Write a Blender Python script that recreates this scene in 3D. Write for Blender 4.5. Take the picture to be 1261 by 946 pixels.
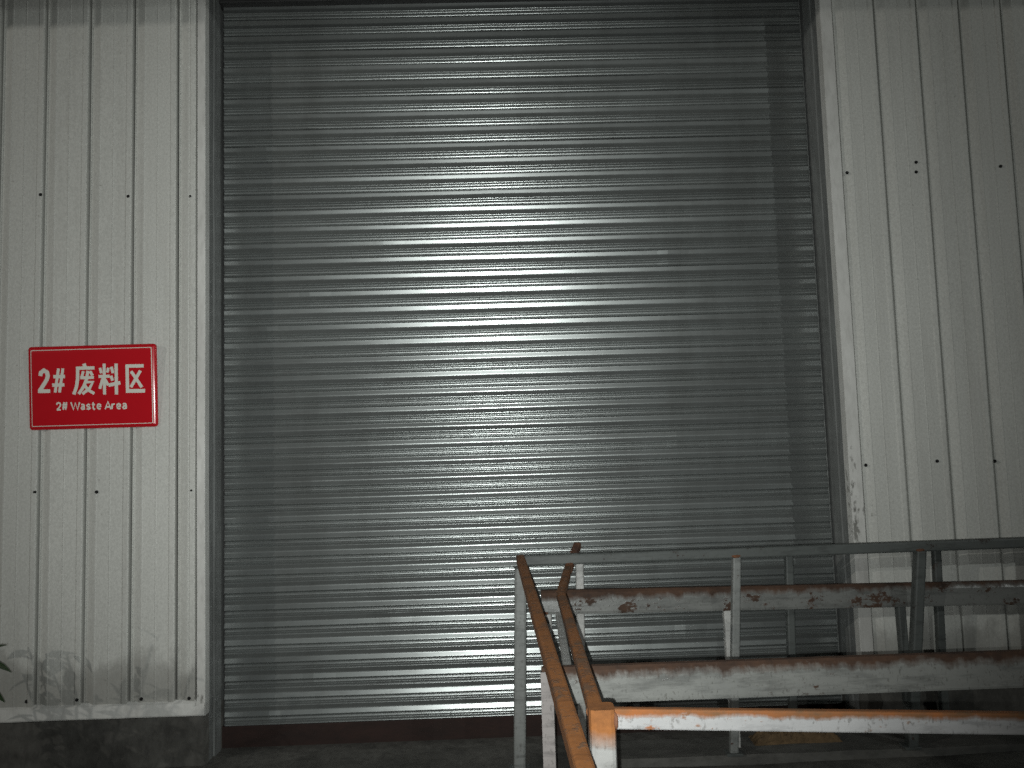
import bpy, bmesh, math, random
from mathutils import Vector, Matrix
random.seed(7)
sc = bpy.context.scene
for o in list(bpy.data.objects): bpy.data.objects.remove(o)
C = sc.collection
R = math.radians

# ------------------------------------------------------------------ camera (solved from the wall ribs, slats and sign)
H = 1.388                                    # lens above the ground
CAM = Vector((-0.0473, -3.6724, H))          # wall face is the plane y = 0
YAW, PITCH, ROLL, FPX = 0.018921, 0.07963, -0.030576, 966.82
fw = Vector((math.sin(YAW)*math.cos(PITCH), math.cos(YAW)*math.cos(PITCH), math.sin(PITCH)))
r0 = Vector((math.cos(YAW), -math.sin(YAW), 0)); u0 = r0.cross(fw)
rt = math.cos(ROLL)*r0 + math.sin(ROLL)*u0
up = -math.sin(ROLL)*r0 + math.cos(ROLL)*u0
cam = bpy.data.cameras.new('camera'); co = bpy.data.objects.new('camera', cam); C.objects.link(co)
M = Matrix((rt, up, -fw)).transposed().to_4x4(); M.translation = CAM; co.matrix_world = M
cam.sensor_width = 36; cam.lens = 36*FPX/1261; cam.clip_end = 300; cam.clip_start = .02
sc.camera = co

# ------------------------------------------------------------------ night sky, the phone's flash and two yard floodlights
w = bpy.data.worlds.new('World'); sc.world = w; w.use_nodes = True
nt = w.node_tree; bg = nt.nodes['Background']
sky = nt.nodes.new('ShaderNodeTexSky'); sky.sky_type = 'NISHITA'; sky.sun_disc = False
sky.sun_elevation = R(-4); sky.sun_rotation = R(200)
nt.links.new(sky.outputs[0], bg.inputs[0]); bg.inputs[1].default_value = 0.05

def spot(name, loc, aim, energy, size, blend, radius, col):
    l = bpy.data.lights.new(name, 'SPOT'); l.energy = energy; l.spot_size = R(size); l.spot_blend = blend
    l.shadow_soft_size = radius; l.color = col
    o = bpy.data.objects.new(name, l); C.objects.link(o); o.location = loc
    o.rotation_euler = (Vector(aim)-Vector(loc)).to_track_quat('-Z', 'Y').to_euler()
    return o
spot('phone_flash', CAM - rt*.014 - up*.028, CAM - rt*.014 - up*.028 + fw*3 + up*.06 - rt*.22, 325, 89, 1.0, .004, (.965, 1, .975))
KY = .47                                     # drop per metre of depth of both floodlights
spot('yard_floodlight_west', (-1.0-1.23*7.2, -7.2, 1.25+KY*7.2), (-1.0, 0, 1.25), 590, 60, .6, .06, (1, .97, .90))
spot('yard_floodlight_east', (1.2+.95*7.6, -7.6, 4.4), (1.2, 0, 1.25), 400, 60, .6, .06, (.95, 1, .97))

sc.view_settings.view_transform = 'Standard'; sc.view_settings.look = 'None'
sc.view_settings.exposure = 0; sc.view_settings.gamma = 1
sc.cycles.max_bounces = 6; sc.cycles.use_denoising = False
sc.cycles.sample_clamp_indirect = 3

# ------------------------------------------------------------------ pixel helpers (photo pixels, 1261 x 946)
def ray(u, v): return fw + rt*((u-630.5)/FPX) - up*((v-473)/FPX)
def pd(u, v, depth):                         # point of a pixel at a distance from the camera's wall-parallel plane
    d = ray(u, v); return CAM + d*(depth/d.y)
def pz(u, v, z):                             # point of a pixel at a height
    d = ray(u, v); return CAM + d*((z-CAM.z)/d.z)
WALLD = 3.6724
def pw(u, v, y=0): return pd(u, v, WALLD+y)

# ------------------------------------------------------------------ materials
def mat(name):
    m = bpy.data.materials.new(name); m.use_nodes = True
    n = m.node_tree; b = n.nodes['Principled BSDF']
    return m, n, b
def N(n, t, **k):
    x = n.nodes.new(t)
    for a, v in k.items():
        if a.startswith('i_'):
            x.inputs[a[2:].replace('_', ' ')].default_value = v
        else: setattr(x, a, v)
    return x
def noise(n, scale, detail=4, rough=.55, stretch=(1, 1, 1), seed=0, obj_rand=False, space='Object'):
    tc = N(n, 'ShaderNodeTexCoord'); mp = N(n, 'ShaderNodeMapping')
    mp.inputs['Scale'].default_value = stretch; mp.inputs['Location'].default_value = (seed*3.7, seed*1.9, seed*2.3)
    n.links.new(tc.outputs[space], mp.inputs[0])
    src = mp.outputs[0]
    if obj_rand:
        oi = N(n, 'ShaderNodeObjectInfo'); va = N(n, 'ShaderNodeVectorMath', operation='MULTIPLY_ADD')
        cb = N(n, 'ShaderNodeCombineXYZ')
        for q in range(3): n.links.new(oi.outputs['Random'], cb.inputs[q])
        va.inputs[1].default_value = (37, 53, 71); n.links.new(cb.outputs[0], va.inputs[0]); n.links.new(src, va.inputs[2]); src = va.outputs[0]
    t = N(n, 'ShaderNodeTexNoise'); t.inputs['Scale'].default_value = scale; t.inputs['Detail'].default_value = detail; t.inputs['Roughness'].default_value = rough
    n.links.new(src, t.inputs['Vector']); return t.outputs['Fac']
def ramp(n, fac, stops):
    r = N(n, 'ShaderNodeValToRGB'); e = r.color_ramp.elements
    while len(e) < len(stops): e.new(.5)
    for el, (p, c) in zip(e, stops):
        el.position = p; el.color = (c, c, c, 1) if isinstance(c, (int, float)) else (*c, 1)
    n.links.new(fac, r.inputs[0]); return r.outputs[0]
def mix(n, f, a, b, mode='MIX'):
    x = N(n, 'ShaderNodeMix', data_type='RGBA', blend_type=mode)
    if isinstance(f, (int, float)): x.inputs[0].default_value = f
    else: n.links.new(f, x.inputs[0])
    for i, v in ((6, a), (7, b)):
        if isinstance(v, tuple): x.inputs[i].default_value = (*v, 1) if len(v) == 3 else v
        else: n.links.new(v, x.inputs[i])
    return x.outputs[2]
def math_(n, op, a, b=None):
    x = N(n, 'ShaderNodeMath', operation=op)
    for i, v in ((0, a), (1, b)):
        if v is None: continue
        if isinstance(v, (int, float)): x.inputs[i].default_value = v
        else: n.links.new(v, x.inputs[i])
    return x.outputs[0]
def bump(n, b, h, s, d=.002):
    x = N(n, 'ShaderNodeBump'); x.inputs['Strength'].default_value = s; x.inputs['Distance'].default_value = d
    n.links.new(h, x.inputs['Height']); n.links.new(x.outputs[0], b.inputs['Normal'])

def scuffs(n, c):
    """scraped, chipped paint where loads have hit the edge by the shutter"""
    geo = N(n, 'ShaderNodeNewGeometry')
    for (px, pz_, sx_, sz_, seed, thr) in ((1.60, 1.12, .030, .30, 3, .50), (1.660, 1.04, .070, .09, 7, .52), (1.605, .96, .03, .14, 5, .45), (-1.43, .30, .04, .05, 2, .5)):
        mp = N(n, 'ShaderNodeMapping'); mp.inputs['Location'].default_value = (-px/sx_, 0, -pz_/sz_); mp.inputs['Scale'].default_value = (1/sx_, 0, 1/sz_)
        n.links.new(geo.outputs['Position'], mp.inputs[0])
        ln = N(n, 'ShaderNodeVectorMath', operation='LENGTH'); n.links.new(mp.outputs[0], ln.inputs[0])
        t = N(n, 'ShaderNodeTexNoise'); t.inputs['Scale'].default_value = 26; t.inputs['Detail'].default_value = 7; t.inputs['Roughness'].default_value = .68
        m2 = N(n, 'ShaderNodeMapping'); m2.inputs['Location'].default_value = (seed, seed, seed); m2.inputs['Scale'].default_value = (1.6, 1, .8)
        n.links.new(geo.outputs['Position'], m2.inputs[0]); n.links.new(m2.outputs[0], t.inputs['Vector'])
        v = math_(n, 'SUBTRACT', t.outputs['Fac'], math_(n, 'MULTIPLY', math_(n, 'POWER', ln.outputs['Value'], 2.0), .16))
        c = mix(n, ramp(n, v, [(thr+.0, 0), (thr+.10, .75)]), c, (.12, .115, .10))
    return c
def m_wall():
    m, n, b = mat('white_wall_paint')
    fine = noise(n, 120, 4, .8, (1, 1, .7), 0, True); big = noise(n, 2.2, 5, .6, (1, 1, .35), obj_rand=True); streak = noise(n, 30, 5, .65, (1, 1, .03), 2, True)
    spots = noise(n, 38, 4, .6, (1, 1, .8), 5, True)
    c = mix(n, ramp(n, big, [(.3, 0), (.75, 1)]), (.665, .67, .63), (.575, .58, .545))
    c = mix(n, ramp(n, streak, [(.5, 0), (.72, .5)]), c, (.50, .495, .46))
    c = mix(n, ramp(n, fine, [(.36, .34), (.62, 0)]), c, (.25, .25, .23))
    c = mix(n, ramp(n, spots, [(.69, 0), (.76, .55)]), c, (.2, .19, .17))
    # darker grey low on the sheets, with a ragged top edge
    geo = N(n, 'ShaderNodeNewGeometry'); sx = N(n, 'ShaderNodeSeparateXYZ'); n.links.new(geo.outputs['Position'], sx.inputs[0])
    rag = noise(n, 7, 5, .6, (1, 1, .6), 9, True)
    hz = math_(n, 'ADD', sx.outputs['Z'], math_(n, 'MULTIPLY', rag, .55))
    c = mix(n, ramp(n, math_(n, 'MULTIPLY', hz, .5), [(.33, .62), (.365, .5), (.41, 0)]), c, (.22, .215, .195))
    c = scuffs(n, c)
    n.links.new(c, b.inputs['Base Color']); b.inputs['Roughness'].default_value = .62
    b.inputs['Specular IOR Level'].default_value = .3
    bump(n, b, noise(n, 9, 3, .5, (1, 1, .3), 3, True), .25, .004)
    return m
def m_plain(name, col, rough=.6, metal=0, var=.35, scale=14, dark=(.02, .02, .02), stretch=(1, 1, 1), bmp=.2, spec=.4):
    m, n, b = mat(name)
    f = noise(n, scale, 6, .65, stretch, 1, True); g = noise(n, scale*7, 4, .7, stretch, 4, True)
    c = mix(n, ramp(n, f, [(.35, 0), (.75, var)]), tuple(col), dark)
    c = mix(n, ramp(n, g, [(.45, 0), (.75, var*.7)]), c, dark)
    n.links.new(c, b.inputs['Base Color']); b.inputs['Roughness'].default_value = rough; b.inputs['Metallic'].default_value = metal
    b.inputs['Specular IOR Level'].default_value = spec
    if bmp: bump(n, b, g, bmp, .003)
    return m
def m_galv():
    m, n, b = mat('galvanised_slat')
    f = noise(n, 5, 5, .6, (.25, 1, 1), 1, True); g = noise(n, 60, 4, .7, (.12, 1, 1), 2, True); sp = noise(n, 420, 2, .6, (.6, 1, 1), 3, True)
    c = mix(n, ramp(n, f, [(.3, 0), (.7, .6)]), (.36, .385, .376), (.265, .285, .28))
    c = mix(n, ramp(n, g, [(.5, 0), (.8, .55)]), c, (.22, .22, .21))
    c = mix(n, ramp(n, sp, [(.3, .25), (.6, 0)]), c, (.2, .2, .2))
    oi = N(n, 'ShaderNodeObjectInfo'); c = mix(n, 1.0, c, ramp(n, oi.outputs['Random'], [(0, .88), (1, 1.06)]), 'MULTIPLY')
    # grime streaks and greasy smears running down the curtain
    gr = noise(n, 3.2, 6, .7, (1, 1, .35), 8, False, 'Object'); geo = N(n, 'ShaderNodeNewGeometry'); mp = N(n, 'ShaderNodeMapping'); mp.inputs['Scale'].default_value = (2.4, 1, .5)
    tg = N(n, 'ShaderNodeTexNoise'); tg.inputs['Scale'].default_value = 1.6; tg.inputs['Detail'].default_value = 7; tg.inputs['Roughness'].default_value = .7
    n.links.new(geo.outputs['Position'], mp.inputs[0]); n.links.new(mp.outputs[0], tg.inputs['Vector'])
    c = mix(n, ramp(n, tg.outputs['Fac'], [(.48, 0), (.74, .32)]), c, (.13, .13, .12))
    n.links.new(c, b.inputs['Base Color']); b.inputs['Metallic'].default_value = .74
    r = ramp(n, f, [(.25, .25), (.75, .37)]); n.links.new(r, b.inputs['Roughness'])
    bump(n, b, g, .04, .001)
    return m
def m_paintrust(name, paint, rust, top=0.0, amount=.55, rough=.42, rust2=None, zspan=None, chips=.62, sp=(1, 1, 1)):
    """worn paint over steel; rust from noise, and along the upper edge of the piece when zspan=(z0,z1) in object space"""
    m, n, b = mat(name)
    a = noise(n, 9, 6, .65, sp, 1, True); f = noise(n, 46, 5, .65, sp, 2, True); d = noise(n, 130, 3, .6, (1, 1, .5), 3, True)
    drip = noise(n, 13, 6, .65, (1, 1, .22), 6, True)
    c = mix(n, ramp(n, a, [(.35, 0), (.7, .5)]), paint, tuple(v*.62 for v in paint))
    c = mix(n, ramp(n, d, [(.58, 0), (.68, .5)]), c, (.07, .065, .055))
    lo = noise(n, 6, 6, .7, tuple(v*w_ for v, w_ in zip(sp, (.8, 1, 1))), 12, True)
    scr = noise(n, 34, 6, .7, (.18, 1, 1), 15, True)
    c = mix(n, ramp(n, scr, [(.5, 0), (.66, .65)]), c, tuple(v*.42 for v in paint))
    rc = mix(n, ramp(n, math_(n, 'ADD', math_(n, 'MULTIPLY', lo, .65), math_(n, 'MULTIPLY', f, .35)), [(.42, 0), (.62, 1)]), rust, rust2 or tuple(v*.45 for v in rust))
    msk = ramp(n, math_(n, 'ADD', math_(n, 'MULTIPLY', a, .6), math_(n, 'MULTIPLY', f, .4)), [(chips-.02, 0), (chips+.02, 1)])
    if zspan:
        tc = N(n, 'ShaderNodeTexCoord'); s = N(n, 'ShaderNodeSeparateXYZ'); n.links.new(tc.outputs['Object'], s.inputs[0])
        mr = N(n, 'ShaderNodeMapRange'); mr.inputs['From Min'].default_value = zspan[0]; mr.inputs['From Max'].default_value = zspan[1]
        n.links.new(s.outputs['Z'], mr.inputs['Value'])
        v = math_(n, 'ADD', mr.outputs[0], math_(n, 'MULTIPLY', math_(n, 'SUBTRACT', math_(n, 'ADD', math_(n, 'MULTIPLY', drip, .75), math_(n, 'MULTIPLY', f, .25)), .5), amount))
        edge = ramp(n, v, [(.66, 0), (.72, .45), (.76, .6), (.86, 1)])
        msk = math_(n, 'MAXIMUM', msk, edge)
    c = mix(n, msk, c, rc)
    n.links.new(c, b.inputs['Base Color'])
    n.links.new(ramp(n, msk, [(0, rough), (1, .85)]), b.inputs['Roughness'])
    b.inputs['Specular IOR Level'].default_value = .45
    bump(n, b, math_(n, 'ADD', math_(n, 'MULTIPLY', msk, .8), math_(n, 'MULTIPLY', f, .5)), .35, .003)
    return m

MT = {}
MT['wall'] = m_wall()
MT['trim'] = m_plain('white_trim_paint', (.70, .70, .67), .5, 0, .4, 6, (.2, .19, .17), (1, 1, .3), .05)
_n = MT['trim'].node_tree; _b = _n.nodes['Principled BSDF']; _c = scuffs(_n, _b.inputs['Base Color'].links[0].from_socket); _n.links.new(_c, _b.inputs['Base Color'])
MT['backing'] = m_plain('dark_backing', (.05, .05, .045), .9, 0, .3)
MT['plinth'] = m_plain('stained_concrete', (.11, .107, .097), .9, 0, .75, 5, (.02, .019, .017), (1, 1, .6), .6)
MT['ground'] = m_plain('dirty_concrete_floor', (.145, .14, .127), .85, 0, .8, 3.5, (.02, .019, .017), (1, 1, 1), .6)
MT['slab'] = m_plain('worn_concrete_slab', (.13, .127, .117), .88, 0, .75, 6, (.04, .04, .036), (.5, 1, 1), .6)
MT['jamb'] = m_plain('grey_painted_jamb', (.24, .25, .245), .55, 0, .6, 7, (.05, .05, .048), (1, 1, .2), .2)
MT['dark_steel'] = m_plain('dark_oily_steel', (.05, .05, .05), .6, .3, .5, 9, (.015, .015, .014), (1, 1, .3), .2)
MT['galv'] = m_galv()
MT['sill'] = m_plain('red_oxide_sill', (.030, .0145, .0115), .85, 0, .7, 8, (.010, .007, .006), (.4, 1, 1), .4)
MT['screw'] = m_plain('black_screw', (.012, .012, .012), .6, .2, .2)
MT['red'] = m_plain('red_sign_enamel', (.54, .011, .019), .20, 0, .16, 3, (.40, .006, .012), (1, 1, 1), 0, .5)
MT['white_print'] = m_plain('white_sign_print', (.72, .72, .64), .35, 0, .12, 20, (.4, .4, .35), bmp=0)
MT['alu'] = m_plain('sign_return_edge', (.3, .02, .03), .4)
MT['orange'] = m_paintrust('orange_primer_steel', (.27, .105, .030), (.17, .075, .032), rough=.7, chips=.53, rust2=(.12, .075, .045))
MT['orange_rail'] = m_paintrust('white_rail_orange_top', (.34, .34, .34), (.25, .085, .022), zspan=(-.022, .019), amount=1.1, rough=.5, rust2=(.085, .062, .034), chips=.565, sp=(.6, 1, 1))
MT['white_post'] = m_paintrust('white_post_orange_head', (.30, .30, .29), (.26, .098, .025), zspan=(-.17, .005), amount=.35, rough=.55, chips=.70)
MT['beam'] = m_paintrust('grey_beam_rusty_top', (.26, .265, .25), (.085, .045, .027), zspan=(-.062, .054), amount=.9, rough=.3, rust2=(.036, .022, .016), chips=.585, sp=(.7, 1, 1))
MT['beam_dark'] = m_paintrust('dull_grey_beam_rusty_top', (.20, .205, .195), (.085, .045, .027), zspan=(-.062, .054), amount=.9, rough=.3, rust2=(.036, .022, .016), chips=.56, sp=(.7, 1, 1))
MT['pipe_grey'] = m_paintrust('grey_steel_tube', (.24, .25, .24), (.09, .045, .035), rough=.5, chips=.64)
MT['pipe_dark'] = m_paintrust('dark_steel_tube', (.10, .11, .105), (.06, .04, .032), rough=.55, chips=.62)
MT['pipe_pink'] = m_paintrust('grey_leg_red_specks', (.30, .275, .265), (.26, .07, .07), rough=.55, chips=.66)
MT['pipe_white'] = m_paintrust('white_steel_tube', (.5, .5, .48), (.12, .06, .04), rough=.45, chips=.68)
MT['rust_brown'] = m_paintrust('brown_rust_tube', (.15, .065, .035), (.07, .035, .025), rough=.8, chips=.5, rust2=(.26, .1, .03))
MT['debris'] = m_plain('straw_brown_debris', (.16, .105, .055), .95, 0, .8, 30, (.06, .04, .02), (1, 1, 1), .8)
def m_leaf():
    m, n, b = mat('dark_green_leaf')
    oi = noise(n, 8, 3, .5, (1, 1, 1), 2, True)
    n.links.new(mix(n, oi, (.012, .03, .012), (.03, .06, .02)), b.inputs['Base Color']); b.inputs['Roughness'].default_value = .45
    return m
MT['leaf'] = m_leaf()
MT['stem'] = m_plain('woody_stem', (.09, .06, .035), .9)
MT['canopy'] = m_plain('canopy_sheet', (.3, .3, .28), .7)

# ------------------------------------------------------------------ builders
def thing(name, label, cat, loc=(0, 0, 0), group=None, kind=None):
    o = bpy.data.objects.new(name, None); C.objects.link(o); o.location = loc; o.empty_display_size = .1
    return tag(o, label, cat, group, kind)
def tag(o, label=None, cat=None, group=None, kind=None):
    if label: o['label'] = label
    if cat: o['category'] = cat
    if group: o['group'] = group
    if kind: o['kind'] = kind
    return o
def link(name, me, parent=None, loc=None, rot=None):
    o = bpy.data.objects.new(name, me); C.objects.link(o)
    if parent:
        o.parent = parent
        if loc is None: o.location = -parent_world(parent)
        else: o.location = Vector(loc)-parent_world(parent)
    elif loc is not None: o.location = loc
    if rot: o.rotation_euler = rot
    return o
def parent_world(p):
    v = Vector()
    while p: v += p.location; p = p.parent
    return v
def mesh(name, verts, faces, m, smooth=False):
    me = bpy.data.meshes.new(name); me.from_pydata([tuple(v) for v in verts], [], faces); me.materials.append(MT[m])
    bm = bmesh.new(); bm.from_mesh(me); bmesh.ops.recalc_face_normals(bm, faces=bm.faces); bm.to_mesh(me); bm.free()
    if smooth:
        for p in me.polygons: p.use_smooth = True
    return me
def box_mesh(name, sx, sy, sz, m, bev=.0, seg=2):
    bm = bmesh.new(); bmesh.ops.create_cube(bm, size=1); bmesh.ops.scale(bm, vec=(sx, sy, sz), verts=bm.verts)
    if bev: bmesh.ops.bevel(bm, geom=list(bm.edges), offset=bev, segments=seg, profile=.5, affect='EDGES')
    me = bpy.data.meshes.new(name); bm.to_mesh(me); bm.free(); me.materials.append(MT[m]); return me
def box(name, lo, hi, m, parent=None, bev=0.0):
    lo, hi = Vector(lo), Vector(hi); s = hi-lo
    return link(name, box_mesh(name, *s, m, bev), parent, (lo+hi)/2)
def tube(name, pts, w, h, m, parent=None, ch=.2, round_=False):
    """swept hollow-section tube; origin at its first-last midpoint; w across, h in the upright direction"""
    pts = [Vector(p) for p in pts]; org = (pts[0]+pts[-1])/2
    if round_:
        sec = [(math.cos(a)*w/2, math.sin(a)*h/2) for a in [2*math.pi*k/16 for k in range(16)]]
    else:
        c = min(w, h)*ch; a, b = w/2, h/2
        q = c*.3
        sec = [(a-c, -b), (a-q, -b+q), (a, -b+c), (a, b-c), (a-q, b-q), (a-c, b), (-a+c, b), (-a+q, b-q), (-a, b-c), (-a, -b+c), (-a+q, -b+q), (-a+c, -b)]
    vs, fs = [], []; k = len(sec)
    for i, p in enumerate(pts):
        d = ((pts[i]-pts[i-1]).normalized() if i else Vector()) + ((pts[i+1]-pts[i]).normalized() if i < len(pts)-1 else Vector())
        d.normalize()
        ref = Vector((0, 0, 1)) if abs(d.z) < .9 else Vector((0, 1, 0))
        s = d.cross(ref).normalized(); t = s.cross(d).normalized()
        for (x, y) in sec: vs.append(p-org+s*x+t*y)
    for i in range(len(pts)-1):
        for j in range(k):
            fs.append((i*k+j, i*k+(j+1) % k, (i+1)*k+(j+1) % k, (i+1)*k+j))
    fs.append(tuple(range(k))[::-1]); fs.append(tuple((len(pts)-1)*k+j for j in range(k)))
    return link(name, mesh(name, vs, fs, m, round_), parent, org)

# ------------------------------------------------------------------ ground
me = mesh('ground', [(-40, -40, 0), (40, -40, 0), (40, 6, 0), (-40, 6, 0)], [(0, 1, 2, 3)], 'ground')
# a finely broken apron in front of the door
bm = bmesh.new(); bmesh.ops.create_grid(bm, x_segments=160, y_segments=100, size=1)
bmesh.ops.scale(bm, vec=(4.5, 2.4, 1), verts=bm.verts)
from mathutils import noise as mn
for v in bm.verts:
    v.co.y -= 2.3
    e = max(0, min(1, (4.5-abs(v.co.x))/.6))*max(0, min(1, (v.co.y+4.7)/.6))
    v.co.z = .001+e*(.006+.010*mn.noise(v.co*1.6)+.004*mn.noise(v.co*9))
me2 = bpy.data.meshes.new('apron'); bm.to_mesh(me2); bm.free(); me2.materials.append(MT['ground'])
for p in me2.polygons: p.use_smooth = True
tag(link('ground', me), kind='structure')
tag(link('concrete_apron', me2), kind='structure')

# ------------------------------------------------------------------ walls of ribbed steel sheet
XL, XR, DY = -1.4073, 1.5888, .2188          # edges of the opening, depth of the recess
PITCHX, TOPZ = .21, 4.6
ZB = H-1.106                                 # foot of the sheets
def panel_mesh(width, seed):
    g = .0055                                # half the open joint
    prof = [(g, .026), (g, .007), (g+.003, .0135), (g+.012, .0125), (.048, .0005), (.054, -.0012), (.058, .0004), (.112, .0006), (.116, -.0012), (.120, .0006), (width-.036, .0008), (width-.030, -.0025), (width-.012, -.003), (width-g-.002, -.001), (width-g, .003), (width-g, .026)]
    prof = [(x, y) for x, y in prof if x <= width]
    zs = [ZB+.004] + [ZB+.4*i for i in range(1, 11)] + [TOPZ]
    rr = random.Random(seed); vs, fs = [], []
    for z in zs:
        dy = rr.uniform(-.0012, .0012)
        for i, (x, y) in enumerate(prof):
            vs.append((x+rr.uniform(-.0006, .0006), y+(dy if 2 < i < len(prof)-2 else 0), z))
    k = len(prof)
    for a in range(len(zs)-1):
        for j in range(k-1): fs.append((a*k+j, a*k+j+1, (a+1)*k+j+1, (a+1)*k+j))
    return mesh('panel', vs, fs, 'wall')
pans = [panel_mesh(PITCHX, s) for s in range(4)]
def wall(label, xs, xedge, side):
    t = thing('corrugated_wall', label, 'wall', ((xs[0]+xs[-1])/2, .02, 0), 'ribbed steel walls beside the shutter')
    lo, hi = min(xs[0], xedge), max(xs[-1], xedge)
    for i, x in enumerate(xs[:-1]):
        wd = xs[i+1]-x
        me = pans[(i*3+1) % 4] if abs(wd-PITCHX) < .002 else panel_mesh(wd, 40+i)
        link('panel', me, t, (x, 0, 0))
    # inner cladding behind the joints
    box('inner_lining', (lo+.03 if side > 0 else lo, .034, ZB-.03), (hi if side > 0 else hi-.03, .075, TOPZ), 'backing', t)
    # edge flashing: face strip with a return into the recess
    e, s = xedge, side
    x0 = e; x1 = xs[0]-.004 if side > 0 else xs[-1]+.004
    z0, z1 = ZB-.058, TOPZ
    y0 = -.006
    def fl(pr):
        vs, fs = [], []
        zz = [z0+(z1-z0)*i/24 for i in range(25)]
        for z in zz:
            for x, y in pr: vs.append((x+mn.noise(Vector((z*1.4, x, 3)))*.0016, y+mn.noise(Vector((z*1.1, 5, x)))*.0012, z))
        k = len(pr)
        for a in range(24):
            for j in range(k-1): fs.append((a*k+j, a*k+j+1, (a+1)*k+j+1, (a+1)*k+j))
        return mesh('edge_trim', vs, fs, 'trim')
    link('edge_trim', fl([(x1, .012), (x1, y0+.001), (e-s*.0, y0), (e-s*.0015, y0+.002), (e-s*.0015, .045), (e+s*.004, .047)]), t, (0, 0, 0))
    # base flashing: sloping drip ledge
    a, b = (x1 if side > 0 else lo), (hi if side > 0 else x1)
    if side < 0: b = e+.002
    else: a = e-.002
    pr = [(.02, ZB+.012), (.006, ZB+.010), (-.010, ZB-.002), (-.016, ZB-.050), (-.013, ZB-.056), (.03, ZB-.058)]
    nseg = 16; vs, fs = [], []
    for i in range(nseg+1):
        x = a+(b-a)*i/nseg
        for y, z in pr: vs.append((x, y+mn.noise(Vector((x*2, 7, z)))*.002, z+mn.noise(Vector((x*1.7, 1, 4)))*.0025))
    k = len(pr)
    for i in range(nseg):
        for j in range(k-1): fs.append((i*k+j, i*k+j+1, (i+1)*k+j+1, (i+1)*k+j))
    fs.append(tuple(range(k))); fs.append(tuple(nseg*k+j for j in range(k)))
    link('base_trim', mesh('base_trim', vs, fs, 'trim'), t, (0, 0, 0))
    # concrete plinth with a rough face
    bm = bmesh.new(); nx, nz = int((hi-lo)/.03), 12
    grid = [[bm.verts.new((lo+(hi-lo)*i/nx, -.001+.012*mn.noise(Vector((lo+(hi-lo)*i/nx, j*.09, 2))*5)+.006*mn.noise(Vector((lo+(hi-lo)*i/nx, j*.09, 2))*19), -.03+(ZB-.03)*j/nz)) for j in range(nz+1)] for i in range(nx+1)]
    for i in range(nx):
        for j in range(nz): bm.faces.new((grid[i][j], grid[i+1][j], grid[i+1][j+1], grid[i][j+1]))
    ee = nx if side < 0 else 0
    back = [bm.verts.new((grid[ee][j].co.x, .36, grid[ee][j].co.z)) for j in range(nz+1)]
    for j in range(nz): bm.faces.new((grid[ee][j], back[j], back[j+1], grid[ee][j+1]))
    mp = bpy.data.meshes.new('plinth'); bmesh.ops.recalc_face_normals(bm, faces=bm.faces); bm.to_mesh(mp); bm.free(); mp.materials.append(MT['plinth'])
    for p in mp.polygons: p.use_smooth = True
    link('plinth', mp, t, (0, 0, 0))
    return t
GL, GR = -1.5404, 1.6498
xsl = [GL-PITCHX*k for k in range(16, -1, -1)] + [XL-.040]
xsr = [XR+.061] + [GR+PITCHX*k for k in range(1, 16)]
WL = wall('white ribbed steel wall that carries the red sign', xsl, XL, -1)
WR = wall('white ribbed steel wall behind the rusty railings', xsr, XR, 1)
# screws
bm = bmesh.new(); bmesh.ops.create_cone(bm, cap_ends=True, segments=10, radius1=.0085, radius2=.0078, depth=.002, matrix=Matrix.Translation((0, 0, .001)))
bmesh.ops.create_cone(bm, cap_ends=True, segments=6, radius1=.0055, radius2=.0046, depth=.006, matrix=Matrix.Translation((0, 0, .005)))
bmesh.ops.rotate(bm, cent=(0, 0, 0), matrix=Matrix.Rotation(R(90), 3, 'X'), verts=bm.verts)
scm = bpy.data.meshes.new('screw'); bm.to_mesh(scm); bm.free(); scm.materials.append(MT['screw'])
for (u, v) in [(50, 240), (158, 242), (235, 242), (43, 606), (119, 606), (236, 604), (33, 864), (95, 862), (174, 861), (233, 860)]:
    p = pw(u, v); o = link('screw', scm, WL, (p.x, -.001, p.z)); o.rotation_euler.y = random.random()*3
for (u, v) in [(1043, 213), (1128, 200), (1128, 212), (1232, 205), (1066, 573), (1154, 568), (1225, 568)]:
    p = pw(u, v); o = link('screw', scm, WR, (p.x, -.001, p.z)); o.rotation_euler.y = random.random()*3

# ------------------------------------------------------------------ door frame and roller shutter
DF = thing('door_frame', 'grey steel frame around the roller shutter opening', 'door frame', (0, .1, 0))
def jamb(x, s):
    vs, fs = [], []; zz = [-.01+i*.15 for i in range(31)]
    pr = [(0, .044), (0, .10), (.004*s, .105), (.004*s, .19), (-.004*s, .196), (-.004*s, .30)]
    for z in zz:
        for dx, y in pr: vs.append((x+dx+mn.noise(Vector((z*2, y*9, x)))*.003, y, z))
    k = len(pr)
    for a in range(30):
        for j in range(k-1): fs.append((a*k+j, a*k+j+1, (a+1)*k+j+1, (a+1)*k+j))
    return link('jamb', mesh('jamb', vs, fs, 'jamb'), DF, (0, 0, 0))
jamb(XL+.001, 1); jamb(XR-.001, -1)
ZT = H+2.289
box('lintel', (XL-.05, .165, ZT), (XR+.05, .30, TOPZ), 'dark_steel', DF, .004)
# guide channels the slats run in
def guide(x, s, m):
    # lips stand a little in front of and behind the slat ends
    box('guide_channel', (min(x, x+s*.006), .226, -.005), (max(x, x+s*.006), .235, ZT+.1), m, DF, .0012)
guide(XL+.004, 1, 'dark_steel'); guide(XR-.004, -1, 'pipe_grey')

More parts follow.
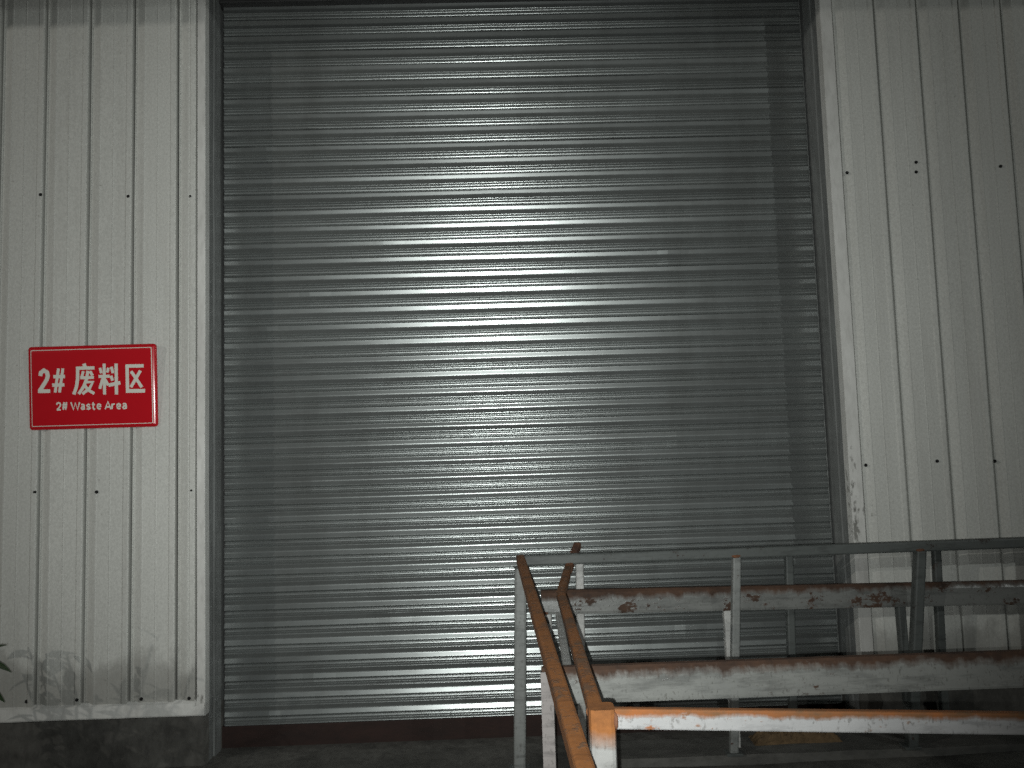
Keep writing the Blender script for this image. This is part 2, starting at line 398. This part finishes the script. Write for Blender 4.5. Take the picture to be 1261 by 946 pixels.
SH = thing('roller_shutter', 'closed galvanised steel roller shutter of horizontal interlocking slats', 'roller shutter', (0, DY, 0))
SP = .08328
def slat_mesh(seed):
    rr = random.Random(seed)
    # (height below the slat's top, outward), the corners are rounded below
    raw = [(-.0025, .0078), (.0, .0088), (.0215, .0037), (.0445, .0114), (.0515, .0014), (.0555, .0000), (.0595, .0022), (.0640, .0030), (.0685, .0021), (.0720, .0002), (.0790, .0075), (.0812, .0084)]
    prof = [raw[0]]
    for i in range(1, len(raw)-1):
        p0, p1, p2 = [Vector(q) for q in raw[i-1:i+2]]
        r = .0048 if i == 2 else .0026
        a = p1+(p0-p1).normalized()*min(r, (p0-p1).length*.4); b = p1+(p2-p1).normalized()*min(r, (p2-p1).length*.4)
        for q in (0, .2, .4, .6, .8, 1):
            prof.append(tuple(a*(1-q)**2+p1*2*q*(1-q)+b*q*q))
    prof.append(raw[-1])
    x0, x1 = XL+.014, XR-.014; n = 56; vs, fs = [], []; k = len(prof)
    ph = rr.uniform(0, 50)
    dents = [(rr.uniform(-1.3, 1.4), rr.uniform(.2, 1)) for _ in range(rr.choice((0, 0, 1, 2)))]
    for i in range(n+1):
        x = x0+(x1-x0)*i/n
        dz = .0017*mn.noise(Vector((x*1.1, ph, 0))); dy = .0020*mn.noise(Vector((x*.9, ph, 9))); tw = .055*mn.noise(Vector((x*.8, ph, 21)))
        dn = sum(-.0022*a_*math.exp(-((x-c_)/.05)**2) for c_, a_ in dents); dz -= dn*.25; dy -= dn
        for h, o in prof:
            vs.append((x, -(o+dy+tw*(h-.04)), -h+dz))
    for i in range(n):
        for j in range(k-1): fs.append((i*k+j, (i+1)*k+j, (i+1)*k+j+1, i*k+j+1))
    return mesh('slat', vs, fs, 'galv')
slats = [slat_mesh(s) for s in range(11)]
ztop = H+2.2138+SP                           # a slat edge seen at the top left of the door
zfoot = H-1.283
k = -2
while True:
    z = ztop-SP*k
    if z-SP < zfoot-.02: break
    o = link('slat', slats[(k*7+3) % 11], SH, (0, DY+random.uniform(-.0012, .0012), z+random.uniform(-.0006, .0006)))
    o.rotation_euler.x = R(random.uniform(-.8, .8)); k += 1
zb = z
box('bottom_bar', (XL+.016, DY-.012, zfoot-.004), (XR-.016, DY+.014, zb+.004), 'galv', SH, .003)
# red-oxide sill below the shutter, on the ground
tag(box('door_sill', (XL-.01, DY-.004, -.02), (XR+.01, DY+.09, zfoot-.006), 'sill', None, .006), kind='structure')

# ------------------------------------------------------------------ canopy high above (its edge shades the top of the walls)
CN = thing('canopy', 'flat sheet steel canopy above the shutter', 'canopy', (0, -.8, 3.6))
cz = 3.76
box('roof_sheet', (-8, -1.72, cz+.02), (8, -.01, cz+.07), 'canopy', CN)
box('fascia', (-8, -1.76, cz), (8, -1.722, cz+.16), 'canopy', CN)

# ------------------------------------------------------------------ the sign
SG = thing('wall_sign', 'red sign with white Chinese characters and the words Waste Area', 'sign', (0, 0, 0))
sx0, sx1, sz0, sz1 = -2.211, -1.6245, H+.1425, H+.5275
SW, SHH = sx1-sx0, sz1-sz0
SG.location = ((sx0+sx1)/2, -.012, sz0)      # foot of the plate
tilt = R(3.6); lean = R(.35)
SG.rotation_euler = (tilt, 0, 0)
def rrect(wd, ht, rad, y, n=6):
    out = []
    for cx, cz_, a0 in ((wd/2-rad, ht-rad, 0), (-wd/2+rad, ht-rad, 90), (-wd/2+rad, rad, 180), (wd/2-rad, rad, 270)):
        for i in range(n+1):
            a = R(a0+90*i/n); out.append((cx+rad*math.cos(a), y, cz_+rad*math.sin(a)))
    return out
def inset_ring(i, y): 
    return [(x, y, z+i) for x, _, z in rrect(SW-2*i, SHH-2*i, max(.004, .014-i), 0)]
rings = [inset_ring(0, .016), inset_ring(0, .0075), inset_ring(.0015, .0050), inset_ring(.004, .0032), inset_ring(.008, .0010), inset_ring(.012, -.0007), inset_ring(.016, -.0021), inset_ring(.020, -.0030), inset_ring(.026, -.0037), inset_ring(.034, -.0040)]
vs = [p for r_ in rings for p in r_]; k = len(rings[0]); fs = []
for a in range(len(rings)-1):
    for j in range(k): fs.append((a*k+j, a*k+(j+1) % k, (a+1)*k+(j+1) % k, (a+1)*k+j))
fs.append(tuple((len(rings)-1)*k+j for j in range(k)))
def child(name, me, p, loc=(0, 0, 0)):
    o = bpy.data.objects.new(name, me); C.objects.link(o); o.parent = p; o.location = loc; return o
pm = mesh('plate', vs, fs, 'red', True); plate = child('plate', pm, SG)
pm.polygons[len(pm.polygons)-1].use_smooth = True
# white border line
a_, b_ = inset_ring(.0160, -.0026), inset_ring(.0192, -.0033)
vs = a_+b_; fs = [(j, (j+1) % k, k+(j+1) % k, k+j) for j in range(k)]
child('border_line', mesh('border_line', vs, fs, 'white_print'), SG)
# lettering: (text, u0, v_top, u1, v_bottom) in the photo
def sign_xy(u, v):
    q = pw(u, v, -.02); return q.x-(sx0+sx1)/2, q.z-sz0
def strokes(name, lines):
    """print one character from mitred strokes; lines = [(photo-pixel points, thickness in photo pixels), ...]"""
    vs, fs = [], []
    for q, (pts, th) in enumerate(lines):
        P = [Vector(sign_xy(*p)) for p in pts]; hw = th*.003814/2; b = len(vs)
        for i_, p in enumerate(P):
            d0 = (P[i_]-P[i_-1]).normalized() if i_ else (P[1]-P[0]).normalized()
            d1 = (P[i_+1]-P[i_]).normalized() if i_ < len(P)-1 else d0
            t = (d0+d1).normalized(); nn = Vector((-t.y, t.x)); f = hw/max(.78, nn.dot(Vector((-d0.y, d0.x))))
            for sg in (1, -1):
                w_ = p+nn*f*sg; vs.append((w_.x, -.0046-.00012*q, w_.y))
        for i_ in range(len(P)-1): fs.append((b+2*i_, b+2*i_+2, b+2*i_+3, b+2*i_+1))
    child(name, mesh(name, vs, fs, 'white_print'), SG)
def z5(L, k=12.61, ox=0, oy=420): return [([(ox+x/k, oy+y/k) for x, y in pts], th/k) for pts, th in L]
strokes('character', z5([([(650, 545), (662, 492), (708, 460), (756, 490), (766, 545), (745, 605), (690, 690), (638, 765)], 62), ([(605, 780), (795, 778)], 56)]))
strokes('character', z5([([(935, 430), (870, 800)], 44), ([(1003, 428), (938, 800)], 44), ([(850, 556), (1030, 552)], 52), ([(830, 686), (1018, 682)], 52)]))
strokes('character', z5([([(415, 190), (424, 212)], 17), ([(376, 212), (466, 210)], 16), ([(385, 206), (383, 262), (376, 302), (362, 338)], 16),
    ([(412, 226), (402, 258)], 13), ([(396, 258), (462, 256)], 14), ([(434, 224), (427, 262), (410, 302), (386, 336)], 15), ([(444, 226), (456, 247)], 14),
    ([(418, 279), (456, 278), (440, 308), (404, 336)], 14), ([(414, 290), (432, 316), (462, 334)], 14)], 3.94, 0, 400))
strokes('character', z5([([(381, 355), (374, 832)], 46), ([(290, 552), (462, 548)], 48), ([(316, 420), (334, 502)], 42), ([(446, 418), (426, 492)], 42),
    ([(358, 575), (302, 742)], 44), ([(392, 600), (436, 688)], 42), ([(492, 402), (514, 500)], 44), ([(482, 540), (506, 618)], 44), ([(440, 688), (625, 648)], 54), ([(568, 353), (560, 830)], 50)], 12.61, 100))
strokes('character', z5([([(710, 392), (990, 388)], 52), ([(735, 368), (731, 806)], 52), ([(708, 777), (1003, 773)], 58), ([(795, 472), (955, 718)], 48), ([(940, 462), (785, 718)], 48)], 12.61, 100))
GLY = {'2': [[(.05, .72), (.15, .92), (.5, 1), (.85, .92), (.95, .72), (.8, .5), (.1, .08)], [(0, .07), (1, .07)]],
 '#': [[(.38, 1), (.16, 0)], [(.84, 1), (.62, 0)], [(.06, .66), (1, .66)], [(0, .33), (.94, .33)]],
 'W': [[(0, 1), (.25, .03), (.5, .9), (.75, .03), (1, 1)]],
 'a': [[(.12, .58), (.35, .69), (.7, .67), (.85, .5), (.85, 0)], [(.85, .4), (.35, .38), (.1, .2), (.3, .04), (.6, .06), (.85, .22)]],
 's': [[(.9, .58), (.5, .69), (.12, .56), (.3, .4), (.75, .3), (.88, .16), (.5, .03), (.08, .14)]],
 't': [[(.4, .95), (.4, .15), (.6, .04), (.95, .04)], [(0, .66), (.95, .66)]],
 'e': [[(.1, .36), (.9, .36), (.85, .6), (.5, .69), (.15, .58), (.1, .3), (.25, .09), (.55, .03), (.9, .12)]],
 'A': [[(0, 0), (.5, 1), (1, 0)], [(.2, .3), (.8, .3)]], 'r': [[(.15, .7), (.15, 0)], [(.15, .45), (.45, .64), (.95, .66)]]}
for g, x0, x1, yb in [('2', 238, 278, 204), ('#', 293, 342, 198), ('W', 378, 462, 199), ('a', 474, 510, 197), ('s', 526, 566, 196), ('t', 580, 612, 195), ('e', 630, 668, 193),
                      ('A', 708, 764, 193), ('r', 770, 804, 191), ('e', 820, 860, 190), ('a', 876, 918, 189)]:
    strokes('letter', [([(40+(x0+(x1-x0)*x)/7.88, 480+(yb-4-74*y)/7.88) for x, y in ln], 1.85) for ln in GLY[g]])
# rivets hold the plate
for u, v in ((40, 432), (189.5, 429), (188, 521), (38, 526)):
    x, z = sign_xy(u, v); child('rivet', box_mesh('rivet', .006, .003, .006, 'red', .0012), SG, (x, -.0035, z))

# ------------------------------------------------------------------ low slab along the right wall
sl = pd(905, 930, 3.462)
def rough_slab(name, lo, hi, m, amp):
    bm = bmesh.new(); nx, ny = int((hi[0]-lo[0])/.04), 5
    top = [[bm.verts.new((lo[0]+(hi[0]-lo[0])*i/nx, lo[1]+(hi[1]-lo[1])*j/ny+(amp*2*mn.noise(Vector((i*.13, 1, 5))) if j == 0 else 0), hi[2]+amp*mn.noise(Vector((i*.21, j*.5, 3))))) for j in range(ny+1)] for i in range(nx+1)]
    bot = [bm.verts.new((top[i][0].co.x, top[i][0].co.y-.004, lo[2])) for i in range(nx+1)]
    for i in range(nx):
        for j in range(ny): bm.faces.new((top[i][j], top[i+1][j], top[i+1][j+1], top[i][j+1]))
        bm.faces.new((bot[i], bot[i+1], top[i+1][0], top[i][0]))
    le = [bm.verts.new((top[0][j].co.x, top[0][j].co.y, lo[2])) for j in range(ny+1)]
    for j in range(ny): bm.faces.new((le[j], le[j+1], top[0][j+1], top[0][j]))
    bmesh.ops.recalc_face_normals(bm, faces=bm.faces)
    me = bpy.data.meshes.new(name); bm.to_mesh(me); bm.free(); me.materials.append(MT[m]); return me
SLZ = max(.02, sl.z)
tag(link('kerb', rough_slab('kerb', (.36, sl.y, -.01), (4.6, -.002, SLZ), 'slab', .004)), kind='structure')

# ------------------------------------------------------------------ guard frame A: orange side rail, grey rail near the wall (R2)
FA = thing('guard_rail', 'grey steel guard rail with a straight orange side rail', 'railing', (1.2, -1.3, 0))
D2 = 3.48
a = pd(641, 690.5, D2); e = pd(1261, 668, D2); e = a+(e-a)*1.12
tube('top_rail', [a-Vector((.0, 0, 0)), e], .04, .045, 'pipe_dark', FA)
n1 = pd(718.5, 951, 1.42); n1 = a+(n1-a)*1.10
off = Vector((0, 0, .004))
tube('side_rail', [a+off, n1+off], .036, .042, 'orange', FA)
def post(par, top, u, v, depth, wd, m, zf=None, name='post', dp=None):
    f = pd(u, v, depth); z = f.z if zf is None else zf
    t_ = (top.z-z)/(top.z-f.z); foot = top+(f-top)*t_; foot.z = z
    return tube(name, [foot, top], wd, dp or wd, m, par)
post(FA, pd(641, 700, D2), 640, 940, D2, .052, 'pipe_grey', -.004)
post(FA, pd(906.5, 686, D2), 903.5, 925, D2, .036, 'pipe_grey', SLZ-.004)
post(FA, pd(1132.5, 678, D2), 1122, 925, D2, .045, 'pipe_dark', SLZ-.004)
tube('post', [Vector((e.x, e.y, -.004)), Vector((e.x, e.y, e.z-.02))], .045, .045, 'pipe_dark', FA)
tube('post', [Vector((n1.x, n1.y+.03, -.004)), Vector((n1.x, n1.y+.03, n1.z-.012))], .045, .045, 'orange', FA)
# rough weld beads where tubes meet
def weld(par, p, rx, ry, rz, seed):
    bm = bmesh.new(); bmesh.ops.create_icosphere(bm, subdivisions=2, radius=1)
    for v in bm.verts:
        v.co *= .85+.35*mn.noise(v.co*2.1+Vector((seed, 0, 0))); v.co = Vector((v.co.x*rx, v.co.y*ry, v.co.z*rz))
    me = bpy.data.meshes.new('weld_bead'); bm.to_mesh(me); bm.free(); me.materials.append(MT['rust_brown'])
    for q in me.polygons: q.use_smooth = True
    return link('weld_bead', me, par, p)
for q, (u, v) in enumerate(((906.5, 685), (1132.5, 677.5), (645, 698))):
    weld(FA, pd(u, v, D2-.018), .026, .008, .008, q*3)
# feet plates
for u, v in ((903.5, 928), (1121, 920)):
    p = pd(u, v, D2); box('foot_plate', (p.x-.035, p.y-.03, SLZ-.003), (p.x+.035, p.y+.03, SLZ+.008), 'pipe_dark', FA, .002)
p = pd(640, 940, D2); box('foot_plate', (p.x-.045, p.y-.045, -.002), (p.x+.045, p.y+.045, .016), 'pipe_dark', FA, .002)

# ------------------------------------------------------------------ rack: two rusty-topped beams on legs (R3, R4)
RK = thing('steel_rack', 'low steel rack of two thick rusty-topped beams on legs', 'rack', (1.2, -.6, 0))
D3, D4 = 3.54, 2.37
def beam(a, b, m):
    # rolled section, its face leaning back a little, rounded shoulders
    hgt, dp = .103, .05
    sec = [(.0, -.0515), (-.004, -.050), (-.005, -.044), (-.002, -.040), (.004, .026), (.008, .040), (.017, .0495), (.030, .0515), (.044, .047), (.050, .035), (.050, -.0515)]
    d = (b-a); n = 24; vs, fs = [], []; k = len(sec); org = (a+b)/2
    for i in range(n+1):
        p = a+d*(i/n)-org; s = 1+.01*mn.noise(Vector((i*.4, a.z, 2)))
        for y, z in sec: vs.append(p+Vector((0, y, z*s)))
    for i in range(n):
        for j in range(k): fs.append((i*k+j, i*k+(j+1) % k, (i+1)*k+(j+1) % k, (i+1)*k+j))
    fs.append(tuple(range(k))); fs.append(tuple(n*k+j for j in range(k)))
    o = link('beam', mesh('beam', vs, fs, m), RK, org)
    return o
a3 = pd(667, 742.5, D3); b3 = pd(1261, 730, D3); b3 = a3+(b3-a3)*1.12
a4 = pd(668, 846, D4); b4 = pd(1261, 825, D4); b4 = a4+(b4-a4)*1.45
beam(a3, b3, 'beam_dark'); beam(a4, b4, 'beam')
for u in (673.5, 894.5, 1109):
    t_ = (u-667)/(1261-667); top = a3+(pd(1261, 730, D3)-a3)*t_; top.z -= .045; top.y += .022
    tube('leg', [Vector((top.x+(0.01 if u > 700 else 0), top.y, (SLZ if u > 740 else 0)-.004)), top], .038, .038, 'pipe_white' if u < 900 else 'pipe_dark', RK)
tp = pd(673.5, 850, D4)+Vector((0, -.002, 0)); tp.z = a4.z+.045
# angle-section leg of the near beam
def angle_leg(p, m):
    z0 = -.004; s, t_ = .036, .005
    L_ = [(-s/2, 0), (s/2, 0), (s/2+.004, .040), (s/2-.001, .040), (s/2-t_, t_), (-s/2, t_)]
    vs, fs = [], []
    for z in (z0, p.z):
        for x, y in L_: vs.append((x, y, z))
    k = len(L_)
    for j in range(k): fs.append((j, (j+1) % k, k+(j+1) % k, k+j))
    fs += [tuple(range(k)), tuple(range(k, 2*k))]
    return link('leg', mesh('leg', vs, fs, m), RK, (p.x, p.y, 0))
angle_leg(tp+Vector((0, -.012, 0)), 'pipe_pink')
angle_leg(Vector((b4.x-.05, b4.y-.014, b4.z+.04)), 'pipe_pink')
cm0 = pd(688, 757, D3+.02); cm1 = pd(702, 842, D4+.04)
tube('cross_member', [cm0+Vector((0, 0, 0)), cm1], .028, .03, 'pipe_white', RK)

# ------------------------------------------------------------------ guard frame B: bent orange side rail, orange and white near rail (R5), posts by the wall (R1)
FB = thing('guard_rail', 'white and orange guard rail with a bent rusty side rail', 'railing', (1.2, -2, 0))
DN = 1.61
nc = pd(741, 884, DN)                        # centre of the near corner
kk = pd(690.5, 733, 2.86); jj = pd(699.5, 701, 3.445); tt = pd(711, 672, 3.628)
tube('side_rail', [nc+Vector((-.008, .012, .002)), kk+(nc-kk)*.06, kk, kk+(jj-kk)*.08, jj], .031, .034, 'rust_brown' if 0 else 'orange', FB)
tube('rail_end', [jj+Vector((0, -.006, -.002)), jj+(tt-jj)*.5, tt], .033, .033, 'rust_brown', FB)
er = pz(1261, 890.5, nc.z); er = nc+(er-nc)*2.4
dirr = (er-nc).normalized()
tube('near_rail', [nc+dirr*.014, er], .018, .040, 'orange_rail', FB)
cp = tube('corner_post', [Vector((nc.x, nc.y+.006, -.004)), nc+Vector((0, .006, .0205))], .052, .05, 'white_post', FB)
shift = cp.location.z-(nc.z-FB.location.z)   # origin at the welded corner, so the orange head measures from there
cp.location.z -= shift
for v in cp.data.vertices: v.co.z += shift
tube('post', [Vector((er.x, er.y, -.004)), Vector((er.x, er.y, er.z+.012))], .05, .05, 'white_post', FB)
w1 = pd(713, 687, 3.628); w2 = pd(1261, 669, 3.628); w2 = w1+(w2-w1)*1.05
tube('wall_rail', [w1, w2], .03, .03, 'pipe_white', FB)
for u, v, f_, m in ((713.5, 690, 717, 'pipe_white'), (971, 684, 977, 'pipe_dark'), (1152.5, 676, 1164, 'pipe_dark')):
    top = pd(u, v, 3.63); foot = pd(f_, 905, 3.63)
    zf = -.004 if u < 730 else SLZ-.004
    t_ = (top.z-zf)/(top.z-foot.z); foot = top+(foot-top)*t_
    tube('post', [foot, top], .036, .034, m, FB)
weld(FB, nc+Vector((.026, -.012, -.004)), .006, .010, .022, 11); weld(FB, nc+Vector((-.012, .030, .004)), .020, .008, .016, 14)
weld(RK, a3+Vector((.01, -.003, -.046)), .026, .008, .008, 17)
# ------------------------------------------------------------------ heap of straw-coloured debris against the kerb's back
def heap():
    c = pd(985, 922, 3.56); rr = random.Random(3); bm = bmesh.new()
    n, mm = 44, 18; W, D = .20, .055
    g = [[None]*(mm+1) for _ in range(n+1)]
    for i in range(n+1):
        for j in range(mm+1):
            x, y = -1+2*i/n, -1+2*j/mm
            r_ = max(abs(x)**3, abs(y)**2.2)
            h = max(0, 1-r_)*.075*(.75+.6*mn.noise(Vector((x*3, y*2, 1)))+.35*mn.noise(Vector((x*11, y*5, 4))))
            g[i][j] = bm.verts.new((c.x+x*W, -.06+y*D, SLZ-.004+max(h, 0)))
    for i in range(n):
        for j in range(mm): bm.faces.new((g[i][j], g[i+1][j], g[i+1][j+1], g[i][j+1]))
    for q in range(260):                      # straws
        x, y = rr.uniform(-.9, .9), rr.uniform(-.95, .3); a = rr.uniform(0, 6.28); l = rr.uniform(.01, .028)
        p = Vector((c.x+x*W, -.06+y*D, SLZ+.012+rr.uniform(.0, .06)*(1-abs(x)**3)*(1-abs(y))))
        d = Vector((math.cos(a), .4*math.sin(a), rr.uniform(-.3, .4)))*l; s = Vector((0, .001, .0014))
        f = [bm.verts.new(v) for v in (p-s, p+d-s, p+d+s, p+s)]; bm.faces.new(f)
    me = bpy.data.meshes.new('debris_heap'); bm.to_mesh(me); bm.free(); me.materials.append(MT['debris'])
    return tag(link('debris_heap', me), 'small heap of brown straw-like debris on the kerb by the wall', 'debris')
heap()

# ------------------------------------------------------------------ shrub whose leaf tips reach into the picture
SBX, SBY = -2.47, -.56
SB = thing('shrub', 'dark green leafy shrub beside the plinth under the red sign', 'shrub', (SBX, SBY, 0))
def leaf_mesh(L, Wd, cur):
    vs, fs = [], []; prof = [(0, .12), (.18, .75), (.4, 1), (.62, .82), (.82, .42), (1, .02)]
    for t_, q in prof:
        z = -cur*t_*t_*L
        vs += [(t_*L, -q*Wd/2, z+.12*q*Wd), (t_*L, 0, z), (t_*L, q*Wd/2, z+.12*q*Wd)]
    for i in range(len(prof)-1):
        b = i*3; fs += [(b, b+3, b+4, b+1), (b+1, b+4, b+5, b+2)]
    return mesh('leaf', vs, fs, 'leaf', True)
lv = [leaf_mesh(.10, .036, .3), leaf_mesh(.085, .032, .15), leaf_mesh(.115, .04, .45)]
rr = random.Random(5)
# stems
bm_st = []
def stem_to(p):
    q = Vector((SBX+rr.uniform(-.05, .05), SBY+rr.uniform(-.05, .05), -.01)); m_ = (q+p)/2+Vector((rr.uniform(-.04, .04), rr.uniform(-.04, .04), .06))
    pts = [q*(1-t_)**2+m_*2*t_*(1-t_)+p*t_*t_ for t_ in (0, .25, .5, .75, 1)]
    tube('stem', pts, .008, .008, 'stem', SB, .3)
tips = []
for i in range(20):
    a = rr.uniform(0, 6.28); r_ = rr.uniform(.1, .36); tips.append(Vector((SBX+r_*math.cos(a), SBY+.75*r_*math.sin(a), rr.uniform(.45, .98-.5*r_))))
nleaf = 0
def leaf(p, az, el, i):
    o = link('leaf', lv[i % 3], SB, p); o.rotation_euler = (rr.uniform(-.5, .5), -el, az)
for t_ in tips:
    stem_to(t_)
    for q in range(15):
        s = rr.uniform(.35, 1); p = Vector((SBX, SBY, 0)).lerp(t_, s)+Vector((rr.uniform(-.02, .02), rr.uniform(-.02, .02), rr.uniform(-.02, .03)))
        if p.x > -2.11: continue
        leaf(p, rr.uniform(0, 6.28), rr.uniform(-.5, .8), q); nleaf += 1
# the three sprigs that show at the edge of the picture
for u, v, az, el in ((4, 788, .5, .5), (14, 820, .1, -.2), (6, 857, -.1, -.3), (0, 866, .2, -.6)):
    tip = pd(u, v, 3.11); L_ = .1
    base = tip-Vector((math.cos(az)*math.cos(el), math.sin(az)*math.cos(el), math.sin(el)))*L_*.96
    o = link('leaf', lv[0], SB, base); o.rotation_euler = (.3, -el, az)
    stem_to(base)
